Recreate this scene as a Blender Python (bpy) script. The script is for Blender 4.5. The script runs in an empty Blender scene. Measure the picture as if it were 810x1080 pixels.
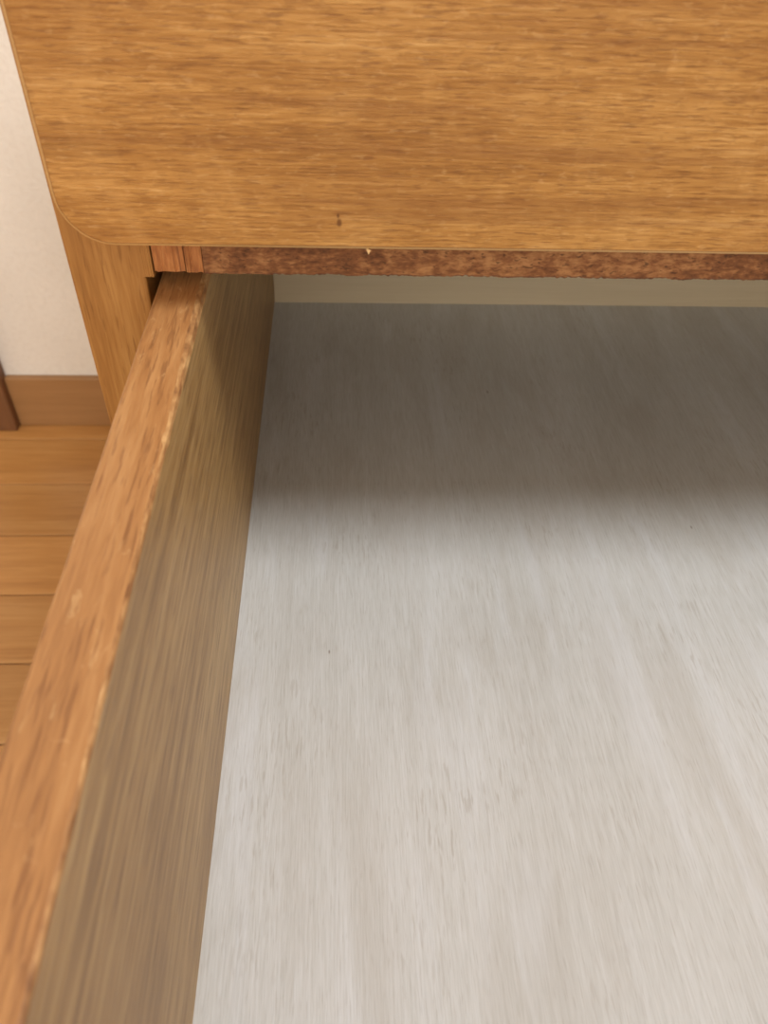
import bpy, bmesh, random
from math import *
from mathutils import Vector, Matrix, noise
random.seed(4)
sc=bpy.context.scene
sc.view_settings.view_transform='Standard'
sc.view_settings.look='None'

def srgb(r,g,b):
    f=lambda c:(c/255/12.92) if c/255<=.04045 else ((c/255+.055)/1.055)**2.4
    return (f(r),f(g),f(b),1)

# ------------------------------------------------------------ materials
class NT:
    def __init__(s,name):
        s.m=bpy.data.materials.new(name); s.m.use_nodes=True
        s.n=s.m.node_tree.nodes; s.l=s.m.node_tree.links
        s.b=s.n['Principled BSDF']
    def new(s,t,**k):
        x=s.n.new(t)
        for a,v in k.items(): setattr(x,a,v)
        return x
    def link(s,a,b): s.l.new(a,b)
    def coords(s,scale,loc=(0,0,0)):
        if not hasattr(s,'tc'): s.tc=s.new('ShaderNodeTexCoord')
        m=s.new('ShaderNodeMapping'); m.inputs['Scale'].default_value=scale
        m.inputs['Location'].default_value=loc
        s.link(s.tc.outputs['Object'],m.inputs['Vector']); return m.outputs['Vector']
    def noise(s,scale,detail=3,rough=.55,dist=0,loc=(0,0,0)):
        t=s.new('ShaderNodeTexNoise'); t.inputs['Scale'].default_value=1
        t.inputs['Detail'].default_value=detail; t.inputs['Roughness'].default_value=rough
        t.inputs['Distortion'].default_value=dist
        s.link(s.coords(scale,loc),t.inputs['Vector']); return t.outputs['Fac']
    def math(s,op,a,b=None,c=None,clamp=False):
        m=s.new('ShaderNodeMath',operation=op); m.use_clamp=clamp
        for i,v in enumerate((a,b,c)):
            if v is None: continue
            if isinstance(v,(int,float)): m.inputs[i].default_value=v
            else: s.link(v,m.inputs[i])
        return m.outputs[0]
    def ramp(s,fac,stops,interp='LINEAR'):
        r=s.new('ShaderNodeValToRGB'); e=r.color_ramp.elements; r.color_ramp.interpolation=interp
        while len(e)<len(stops): e.new(.5)
        for i,(p,c) in enumerate(stops): e[i].position=p; e[i].color=c
        s.link(fac,r.inputs['Fac']); return r.outputs['Color']
    def mix(s,fac,a,b,blend='MIX'):
        m=s.new('ShaderNodeMix',data_type='RGBA',blend_type=blend)
        if isinstance(fac,(int,float)): m.inputs[0].default_value=fac
        else: s.link(fac,m.inputs[0])
        for i,v in ((6,a),(7,b)):
            if isinstance(v,tuple): m.inputs[i].default_value=v
            else: s.link(v,m.inputs[i])
        return m.outputs[2]
    def step(s,v,lo,hi):
        r=s.new('ShaderNodeMapRange'); r.interpolation_type='SMOOTHSTEP'
        s.link(v,r.inputs['Value']); r.inputs['From Min'].default_value=lo; r.inputs['From Max'].default_value=hi
        return r.outputs['Result']
    def bump(s,h,strength,dist=.001):
        b=s.new('ShaderNodeBump'); b.inputs['Strength'].default_value=strength; b.inputs['Distance'].default_value=dist
        s.link(h,b.inputs['Height']); s.link(b.outputs['Normal'],s.b.inputs['Normal'])

def sc3(axis,along,across):
    v=[across]*3; v[axis]=along; return tuple(v)

def wood(name,axis,cols,fine=(25,900),med=(5,110),blot=(9,25),w=(.3,.45,.25),pores=.5,porecol=None,porescale=(45,1300),
         rough=.45,bump=.25,coat=0,pthr=(.60,.72),contrast=1.0):
    N=NT(name)
    f=N.noise(sc3(axis,*fine),2,.6)
    m=N.noise(sc3(axis,*med),4,.6,.4,(3,1,2))
    b=N.noise(sc3(axis,*blot),2,.5,0,(7,4,1))
    v=N.math('MULTIPLY',f,w[0]); v=N.math('MULTIPLY_ADD',m,w[1],v); v=N.math('MULTIPLY_ADD',b,w[2],v)
    v=N.math('MULTIPLY_ADD',N.math('SUBTRACT',v,.5),contrast*2.2,.5,clamp=True)
    n=len(cols); col=N.ramp(v,[(.08+.84*i/(n-1),c) for i,c in enumerate(cols)])
    if porecol:
        p=N.noise(sc3(axis,*porescale),2,.5,0,(1,9,5))
        pf=N.math('MULTIPLY',N.step(p,*pthr),pores)
        col=N.mix(pf,col,porecol)
    N.b.inputs['Roughness'].default_value=rough
    if coat: N.b.inputs['Coat Weight'].default_value=coat; N.b.inputs['Coat Roughness'].default_value=.25
    N.bump(f,bump,.0003)
    return N,col
def fin(N,col): N.link(col,N.b.inputs['Base Color']); return N.m

# front veneer (grain along X)
N,c=wood('cherry_veneer',0,[srgb(132,88,40),srgb(158,110,53),srgb(176,128,67),srgb(195,150,90)],
   fine=(90,1300),med=(10,170),blot=(5,38),w=(.36,.42,.22),pores=.55,porecol=srgb(112,70,33),porescale=(140,1600),pthr=(.54,.67),rough=.55,bump=.6,contrast=1.35)
fl=N.noise((180,60,580),4,.65,.8,(2,2,2)); c=N.mix(N.math('MULTIPLY',N.step(fl,.50,.66),.38),c,srgb(126,82,38))
f2=N.noise((280,60,900),2,.6,.3,(8,2,2)); c=N.mix(N.math('MULTIPLY',N.step(f2,.55,.71),.28),c,srgb(206,164,108))
fg=N.noise((26,8,16),4,.65,1.6,(5,0,3)); c=N.mix(N.math('MULTIPLY',N.step(fg,.50,.72),.2),c,srgb(208,162,98))
fd=N.noise((12,8,44),2,.5,.5,(1,0,9)); c=N.mix(N.math('MULTIPLY',N.step(fd,.48,.72),.34),c,srgb(136,88,41))
ln=N.noise((5,4,240),1,.4,.3,(0,3,0)); c=N.mix(N.math('MULTIPLY',N.step(ln,.58,.66),.34),c,srgb(130,84,41))
for kx,kz,kr in ((.0395,.1535,.0009),(.0392,.1553,.0005)):
    d=N.new('ShaderNodeVectorMath',operation='DISTANCE'); mp=N.coords((1,0,.6)); N.link(mp,d.inputs[0]); d.inputs[1].default_value=(kx,0,kz*.6)
    k=N.math('SUBTRACT',1,N.step(d.outputs['Value'],kr*.35,kr)); c=N.mix(N.math('MULTIPLY',k,.75),c,srgb(84,44,14))
N.b.inputs['Specular IOR Level'].default_value=.35
M_front=fin(N,c)
M_edge=fin(*wood('veneer_edge_band',0,[srgb(176,136,80),srgb(206,166,110)],rough=.45))
M_glue=fin(*wood('veneer_glue_line',0,[srgb(120,78,34),srgb(146,100,50)],rough=.6))
M_stile=fin(*wood('cherry_veneer_vertical',2,[srgb(140,95,46),srgb(165,117,60),srgb(186,140,80)],
   fine=(60,1100),med=(8,130),pores=.5,porecol=srgb(122,78,36),porescale=(90,1300),rough=.5,contrast=1.3))
N,c=wood('raw_lauan',0,[srgb(96,57,30),srgb(134,86,50),srgb(174,124,78)],fine=(380,1000),med=(200,420),contrast=1.7,
   pores=.7,porecol=srgb(70,41,22),porescale=(500,1300),rough=.85,bump=1)
M_raw=fin(N,c)
M_rawend=fin(*wood('raw_lauan_orange',2,[srgb(136,80,42),srgb(176,114,62),srgb(202,142,86)],fine=(150,900),med=(60,300),contrast=1.6,
   pores=.6,porecol=srgb(108,58,28),rough=.75,bump=.8))
N,c=wood('drawer_side_lauan',1,[srgb(140,96,56),srgb(161,114,68),srgb(178,133,85)],fine=(90,1200),med=(22,300),contrast=1.35,
   pores=.6,porecol=srgb(116,74,42),porescale=(90,1400),pthr=(.54,.68),rough=.45,bump=.5)
s1=N.noise((260,110,260),4,.7,.8,(2,5,1)); c=N.mix(N.math('MULTIPLY',N.step(s1,.59,.71),.42),c,srgb(202,164,114))
s2=N.noise((180,80,180),4,.7,.8,(12,5,1)); c=N.mix(N.math('MULTIPLY',N.step(s2,.62,.74),.35),c,srgb(114,74,42))
M_top=fin(N,c)
N,c=wood('drawer_side_lining',1,[srgb(140,106,60),srgb(172,136,84),srgb(196,163,111)],fine=(45,1100),med=(8,230),contrast=1.6,
   pores=.6,porecol=srgb(118,82,42),porescale=(60,1300),pthr=(.54,.66),rough=.4,bump=.5)
N.b.inputs['Specular IOR Level'].default_value=.4
M_inner=fin(N,c)
M_worn=fin(*wood('worn_edge_wood',1,[srgb(118,78,44),srgb(162,118,72),srgb(200,160,108)],fine=(200,700),med=(70,200),contrast=1.9,rough=.6))
# drawer bottom whitewashed
N,c=wood('whitewashed_ply',1,[srgb(182,182,178),srgb(197,198,196),srgb(210,212,213)],fine=(80,1500),med=(12,340),blot=(5,16),w=(.40,.28,.32),
   contrast=1.0,pores=.3,porecol=srgb(160,155,147),porescale=(120,1700),pthr=(.57,.70),rough=.42,bump=.4)
p=N.noise((34,9,1),4,.6,.5,(4,8,0)); c=N.mix(N.math('MULTIPLY',N.step(p,.45,.66),.24),c,srgb(168,161,150))
p=N.noise((60,7,1),3,.6,.4,(9,8,0)); c=N.mix(N.math('MULTIPLY',N.step(p,.5,.7),.28),c,srgb(216,220,226))
q=N.noise((25,18,1),2,.5,0,(1,1,0)); p=N.noise((800,90,1),2,.6,0,(3,3,0))
c=N.mix(N.math('MULTIPLY',N.math('MULTIPLY',N.step(p,.55,.66),N.step(q,.50,.66)),.4),c,srgb(160,153,143))
for kx,ky,kr in ((.118,.142,.0007),(.035,-.024,.0005),(.195,.04,.0006)):
    d=N.new('ShaderNodeVectorMath',operation='DISTANCE'); mp=N.coords((1,.4,0)); N.link(mp,d.inputs[0]); d.inputs[1].default_value=(kx,ky*.4,0)
    k=N.math('SUBTRACT',1,N.step(d.outputs['Value'],kr*.3,kr)); c=N.mix(N.math('MULTIPLY',k,.6),c,srgb(96,80,62))
M_bot=fin(N,c)
M_back=fin(*wood('drawer_back_ply',0,[srgb(206,190,158),srgb(222,208,180)],rough=.6))
M_carc=fin(*wood('carcass_ply',1,[srgb(150,110,62),srgb(176,134,82)],rough=.7))
N=NT('plaster_wallpaper'); a=N.noise((180,180,180),4,.6); b=N.noise((5,5,5),2)
c=N.mix(N.step(b,.3,.7),srgb(232,227,218),srgb(242,238,230)); c=N.mix(N.math('MULTIPLY',N.step(a,.4,.7),.18),c,srgb(210,202,190))
N.b.inputs['Roughness'].default_value=.9; N.bump(a,.5,.0015); M_wall=fin(N,c)
N=NT('ceiling_paper'); a=N.noise((120,120,120),3); c=N.mix(a,srgb(228,226,220),srgb(236,234,230)); N.b.inputs['Roughness'].default_value=.95; M_ceil=fin(N,c)
M_base=fin(*wood('baseboard_wood',0,[srgb(150,110,68),srgb(172,130,86)],rough=.45))
M_casing=fin(*wood('door_casing_wood',2,[srgb(104,68,42),srgb(130,90,58)],rough=.5))
N,c=wood('floor_planks',0,[srgb(162,111,57),srgb(184,133,75),srgb(200,153,96)],fine=(20,500),med=(4,60),
   pores=.35,porecol=srgb(148,95,47),porescale=(18,500),rough=.32,bump=.1)
at=N.new('ShaderNodeAttribute',attribute_name='tint')
hs=N.new('ShaderNodeHueSaturation'); N.link(c,hs.inputs['Color']); N.link(N.math('MULTIPLY_ADD',at.outputs['Fac'],.28,.88),hs.inputs['Value'])
M_floor=fin(N,hs.outputs['Color'])
N=NT('floor_gap'); a=N.noise((50,50,50)); M_gap=fin(N,N.mix(a,srgb(106,66,32),srgb(124,80,42)))
N=NT('lamp_shade_acrylic'); a=N.noise((9,9,9)); M_lamp=fin(N,N.mix(a,srgb(244,240,230),srgb(250,247,240)))
N.b.inputs['Emission Color'].default_value=(1,.95,.88,1); N.b.inputs['Emission Strength'].default_value=2
N=NT('fill_window_curtain'); a=N.noise((60,5,2)); M_cur=fin(N,N.mix(a,srgb(226,222,212),srgb(246,243,236))); N.b.inputs['Roughness'].default_value=.9  # curtain of the added, unseen fill window
N=NT('fill_window_frame_paint'); a=N.noise((20,20,20)); M_wf=fin(N,N.mix(a,srgb(150,104,62),srgb(170,122,78)))  # frame of the same added window

# ------------------------------------------------------------ helpers
def add(name,verts,faces,mats,midx=None,parent=None,smooth=False):
    me=bpy.data.meshes.new(name); me.from_pydata([tuple(v) for v in verts],[],faces)
    for m in mats: me.materials.append(m)
    if midx:
        for p,i in zip(me.polygons,midx): p.material_index=i
    bm=bmesh.new(); bm.from_mesh(me); bmesh.ops.recalc_face_normals(bm,faces=bm.faces); bm.to_mesh(me); bm.free()
    if smooth:
        for p in me.polygons: p.use_smooth=True
    o=bpy.data.objects.new(name,me); sc.collection.objects.link(o)
    if parent: o.parent=parent
    return o
def box(name,x0,x1,y0,y1,z0,z1,mat,parent=None,bev=0.0006):
    v=[(x,y,z) for x in (x0,x1) for y in (y0,y1) for z in (z0,z1)]
    f=[(0,1,3,2),(4,6,7,5),(0,4,5,1),(2,3,7,6),(0,2,6,4),(1,5,7,3)]
    o=add(name,v,f,[mat],parent=parent)
    if bev:
        m=o.modifiers.new('b','BEVEL'); m.width=bev; m.segments=2
    return o
def empty(name):
    e=bpy.data.objects.new(name,None); sc.collection.objects.link(e); return e

chest=empty('chest_of_drawers')
T=.014; H=.1261; YB=.2345; W=.56; ZE=.1461; XL=-.0319; XS=-.0386; ZF=-.3689; YW=.5947; ZR=.1291
YF=-.215

def drawer_front(name,x0,x1,z0,z1,yf,yb,r=.0135):
    def outline(ins):
        pts=[]; rr=r-ins
        for cx,cz,a0 in ((x1-r,z1-r,0),(x0+r,z1-r,90),(x0+r,z0+r,180),(x1-r,z0+r,270)):
            for k in range(17):
                a=radians(a0+90*k/16); pts.append((cx+rr*cos(a),cz+rr*sin(a)))
        return pts
    rings=[(0,yb),(0,yf+.0012),(.00035,yf+.0004),(.0010,yf+.00005),(.0012,yf)]
    v=[];f=[];mi=[]
    for ins,y in rings:
        for k,(x,z) in enumerate(outline(ins)):
            j=.00012*noise.noise(Vector((x*400,y*50,z*400)))
            v.append((x+j,y,z+j))
    n=68
    for i in range(len(rings)-1):
        for k in range(n):
            f.append((i*n+k,i*n+(k+1)%n,(i+1)*n+(k+1)%n,(i+1)*n+k)); mi.append((1,1,1,2)[i])
    f.append(tuple(range(n))); mi.append(1)
    f.append(tuple(range((len(rings)-1)*n,len(rings)*n))); mi.append(0)
    return add(name,v,f,[M_front,M_edge,M_glue],mi,chest)
drawer_front('upper_drawer_front',XL,W-XL,ZE,ZE+.19,0,.0175)
drawer_front('lower_drawer_front',XL,W-XL,-.335,-.03,0,.0175)
drawer_front('open_drawer_front',XL,W-XL,-.024,.1375,YF-.018,YF)

SR=XS+.0215
box('side_panel_left',XS,SR,.018,.575,ZF,ZE+.205,M_stile,chest)
box('side_panel_right',W-SR,W-XS,.018,.575,ZF,ZE+.205,M_stile,chest)
box('top_panel',XS-.004,W-XS+.004,-.004,.58,ZE+.205,ZE+.227,M_front,chest,.003)
box('carcass_back',SR,W-SR,.568,.575,ZF+.03,ZE+.205,M_carc,chest)
box('plinth',SR,W-SR,.03,.045,ZF,-.33,M_stile,chest)
box('dust_panel_lower',SR,W-SR,.019,.56,-.032,-.020,M_carc,chest)
box('runner_left',SR,SR+.0022,.024,.55,-.018,.02,M_carc,chest)
box('runner_right',W-SR-.0022,W-SR,.024,.55,-.018,.02,M_carc,chest)

def rail():
    n=1200; x0=.0001; x1=W-SR; v=[];f=[]
    for i in range(n+1):
        x=x0+(x1-x0)*i/n
        q=noise.noise(Vector((x*150,0,1)))*.0005+noise.noise(Vector((x*900,3,1)))*.0004
        q2=noise.noise(Vector((x*500,7,1)))*.0004
        zb=ZR+q+.0003
        v+=[(x,.018+q2,ZE+.012),(x,.018+q2,zb+.0008),(x,.0186+abs(q2),zb),(x,.045,zb),(x,.045,ZE+.012)]
    for i in range(n):
        for k in range(5):
            f.append((i*5+k,i*5+(k+1)%5,i*5+5+(k+1)%5,i*5+5+k))
    f.append(tuple(range(5))); f.append(tuple(range(n*5,n*5+5)))
    add('rail',v,f,[M_raw],parent=chest)
rail()
def tenon(name,x0,x1,y0,z0,mat):
    n=24; v=[];f=[]
    for i in range(n+1):
        x=x0+(x1-x0)*i/n
        zb=z0+.0004*noise.noise(Vector((x*1500,2,y0*99))); q=.00025*noise.noise(Vector((x*2500,5,0)))
        v+=[(x,y0+q,ZE+.012),(x,y0+q,zb+.0004),(x,y0+.0006,zb),(x,y0+.028,zb),(x,y0+.028,ZE+.012)]
    for i in range(n):
        for k in range(5): f.append((i*5+k,i*5+(k+1)%5,i*5+5+(k+1)%5,i*5+5+k))
    f.append(tuple(range(5))); f.append(tuple(range(n*5,n*5+5)))
    add(name,v,f,[mat],parent=chest)
tenon('rail_tenon_1',SR+.0032,-.0052,.0172,ZR+.0012,M_rawend)
tenon('rail_tenon_2',-.0050,-.0001,.0180,ZR+.0006,M_rawend)
tenon('rail_lip',SR-.0005,SR+.0028,.0165,ZR-.0002,M_stile)
add('splinter',[(.0465,-.0002,ZE+.0005),(.0478,-.0003,ZE+.0002),(.0472,-.0006,ZE-.0009),(.0470,.0006,ZE+.0003)],[(0,1,2),(1,3,2),(3,0,2),(0,3,1)],[M_edge],parent=chest)

def drawer_side(name,xo,xi):
    s=1 if xi>xo else -1
    n=1100; y0=YF; y1=YB+.012; v=[];f=[];mi=[]
    for i in range(n+1):
        y=y0+(y1-y0)*i/n
        b1=.0007+.00025*noise.noise(Vector((y*90,1,s)))
        ch=noise.noise(Vector((y*120,4,s)))
        b2=.0008+.0002*noise.noise(Vector((y*200,2,s)))+.0001*noise.noise(Vector((y*900,6,s)))+max(0,ch-.35)*.0016
        b2+=.0011*max(0,min(1,(y+.06)/.05))
        wv=.0002*noise.noise(Vector((y*30,8,s)))
        v+=[(xo,y,-.012),(xo,y,H-b1),(xo+s*b1*.35,y,H-b1*.3),(xo+s*b1,y,H+wv*.3),
            (xi-s*b2,y,H+wv*.3),(xi-s*b2*.3,y,H-b2*.35),(xi,y,H-b2*1.1),(xi,y,-.012)]
    for i in range(n):
        for k in range(8):
            f.append((i*8+k,i*8+(k+1)%8,i*8+8+(k+1)%8,i*8+8+k)); mi.append((1,0,0,0,2,2,1,1)[k])
    f.append(tuple(range(8))); mi.append(1); f.append(tuple(range(n*8,n*8+8))); mi.append(1)
    add(name,v,f,[M_top,M_inner,M_worn],mi,chest)
drawer_side('open_drawer_side_left',-T,0)
drawer_side('open_drawer_side_right',W+T,W)
box('open_drawer_bottom',-.004,W+.004,YF,YB+.004,-.005,0,M_bot,chest,0)
box('open_drawer_back',0,W,YB,YB+.012,-.012,.112,M_back,chest)
box('open_drawer_subframe',0,W,YF,YF+.01,-.012,-.005,M_carc,chest,0)

# ------------------------------------------------------------ room
X0,X1,Y0,Y1,ZC=-1.5,2.1,-2.4,YW,ZF+2.4
def planks():
    v=[];f=[];t=[];pw=.082;off=.232; g=.0007
    k0=int(floor((Y0-off)/pw)); y=off+k0*pw
    while y<Y1:
        ya,yb=max(y+g,Y0),min(y+pw-g,Y1); x=X0-random.random()*.9
        while x<X1:
            xa,xb=max(x+g,X0),min(x+.909-g,X1)
            if xb>xa and yb>ya:
                i=len(v); b=.0007; r=random.random()
                v+=[(xa,ya,ZF-.002),(xb,ya,ZF-.002),(xb,yb,ZF-.002),(xa,yb,ZF-.002),
                    (xa,ya,ZF-b),(xb,ya,ZF-b),(xb,yb,ZF-b),(xa,yb,ZF-b),
                    (xa+b,ya+b,ZF),(xb-b,ya+b,ZF),(xb-b,yb-b,ZF),(xa+b,yb-b,ZF)]
                for a in (0,4):
                    for k in range(4): f.append((i+a+k,i+a+(k+1)%4,i+a+4+(k+1)%4,i+a+4+k)); t.append(r)
                f.append((i+8,i+9,i+10,i+11)); t.append(r)
            x+=.909
        y+=pw
    n=len(v); v+=[(X0,Y0,ZF-.0018),(X1,Y0,ZF-.0018),(X1,Y1,ZF-.0018),(X0,Y1,ZF-.0018)]
    f.append((n,n+1,n+2,n+3)); mi=[0]*len(t)+[1]; t.append(0)
    o=add('floor',v,f,[M_floor,M_gap],mi)
    at=o.data.attributes.new('tint','FLOAT','FACE')
    for i,q in enumerate(t): at.data[i].value=q
planks()
box('wall_back',X0,X1,YW,YW+.1,ZF,ZC,M_wall,None,0)
box('wall_left',X0-.1,X0,Y0,YW+.1,ZF,ZC,M_wall,None,0)
box('wall_right',X1,X1+.1,Y0,YW+.1,ZF,ZC,M_wall,None,0)
box('wall_front',X0-.1,X1+.1,Y0-.1,Y0,ZF,ZC,M_wall,None,0)
box('ceiling',X0-.1,X1+.1,Y0-.1,YW+.1,ZC,ZC+.1,M_ceil,None,0)
XC=-.356
box('baseboard_back',XC,X1,YW-.009,YW,ZF,ZF+.07,M_base,None,.0015)
box('trim_1',XC-.06,XC,YW-.02,YW,ZF,ZF+2.0,M_casing,None,.002)

# made-up window with curtain behind the camera, added to fill the drawer shadow
win=empty('fill_window')
WX0,WX1,WZ0,WZ1=-.9,1.0,ZF+.7,ZF+2.0
for nm,a in (('fill_frame_left',(WX0-.05,WX0,WZ0-.05,WZ1+.05)),('fill_frame_right',(WX1,WX1+.05,WZ0-.05,WZ1+.05)),
             ('fill_frame_sill',(WX0,WX1,WZ0-.05,WZ0)),('fill_frame_head',(WX0,WX1,WZ1,WZ1+.05))):
    box(nm,a[0],a[1],Y0,Y0+.04,a[2],a[3],M_wf,win,.003)
v=[];f=[]; n=160
for i in range(n+1):
    x=WX0+(WX1-WX0)*i/n; y=Y0+.012+.006*sin(i*.9)
    v+=[(x,y,WZ0),(x,y,WZ1)]
for i in range(n): f.append((2*i,2*i+2,2*i+3,2*i+1))
add('fill_window_curtain',v,f,[M_cur],parent=win,smooth=True)
A=bpy.data.lights.new('fill_light','AREA'); A.shape='RECTANGLE'; A.size=WX1-WX0; A.size_y=WZ1-WZ0; A.energy=34; A.color=(1,.94,.85)  # added fill light, brightens the shaded drawer interior
ao=bpy.data.objects.new('fill_light',A); ao.location=((WX0+WX1)/2,Y0+.05,(WZ0+WZ1)/2); ao.rotation_euler=(radians(90),0,0); ao.parent=win; sc.collection.objects.link(ao)

# ceiling lamp
LX,LY=.62,-.50
lamp=empty('ceiling_lamp')
def lathe(name,prof,mat,parent):
    n=48;v=[];f=[]
    for r,z in prof:
        for k in range(n): v.append((LX+r*cos(2*pi*k/n),LY+r*sin(2*pi*k/n),z))
    for i in range(len(prof)-1):
        for k in range(n): f.append((i*n+k,i*n+(k+1)%n,(i+1)*n+(k+1)%n,(i+1)*n+k))
    f.append(tuple(range(n))); f.append(tuple(range((len(prof)-1)*n,len(prof)*n)))
    return add(name,v,f,[mat],parent=parent,smooth=True)
lathe('lamp_base',[(.12,ZC),(.12,ZC-.02),(.33,ZC-.022)],M_ceil,lamp)
lathe('lamp_shade',[(.33,ZC-.022),(.37,ZC-.035),(.37,ZC-.06),(.35,ZC-.075),(.28,ZC-.085)],M_lamp,lamp)
L=bpy.data.lights.new('lamp_light','AREA'); L.shape='DISK'; L.size=.68; L.energy=29; L.color=(.96,.98,1)
lo=bpy.data.objects.new('lamp_light',L); lo.location=(LX,LY,ZC-.09); lo.parent=lamp; sc.collection.objects.link(lo)
w=bpy.data.worlds.new('w'); sc.world=w; w.use_nodes=True
w.node_tree.nodes['Background'].inputs[0].default_value=(1,.93,.85,1); w.node_tree.nodes['Background'].inputs[1].default_value=.2

# ------------------------------------------------------------ camera
cam=bpy.data.cameras.new('camera'); co=bpy.data.objects.new('camera',cam); sc.collection.objects.link(co)
cam.sensor_width=36; cam.lens=815.87/1080*36; cam.clip_start=.005
R=Matrix.Rotation(-radians(4.5042),3,'Z')@Matrix.Rotation(radians(90-44.1697),3,'X')@Matrix.Rotation(radians(2.8513),3,'Z')
co.matrix_world=Matrix.Translation((.0394,-.1950,.2394))@R.to_4x4()
cam.dof.use_dof=True; cam.dof.focus_distance=.27; cam.dof.aperture_fstop=20
sc.camera=co
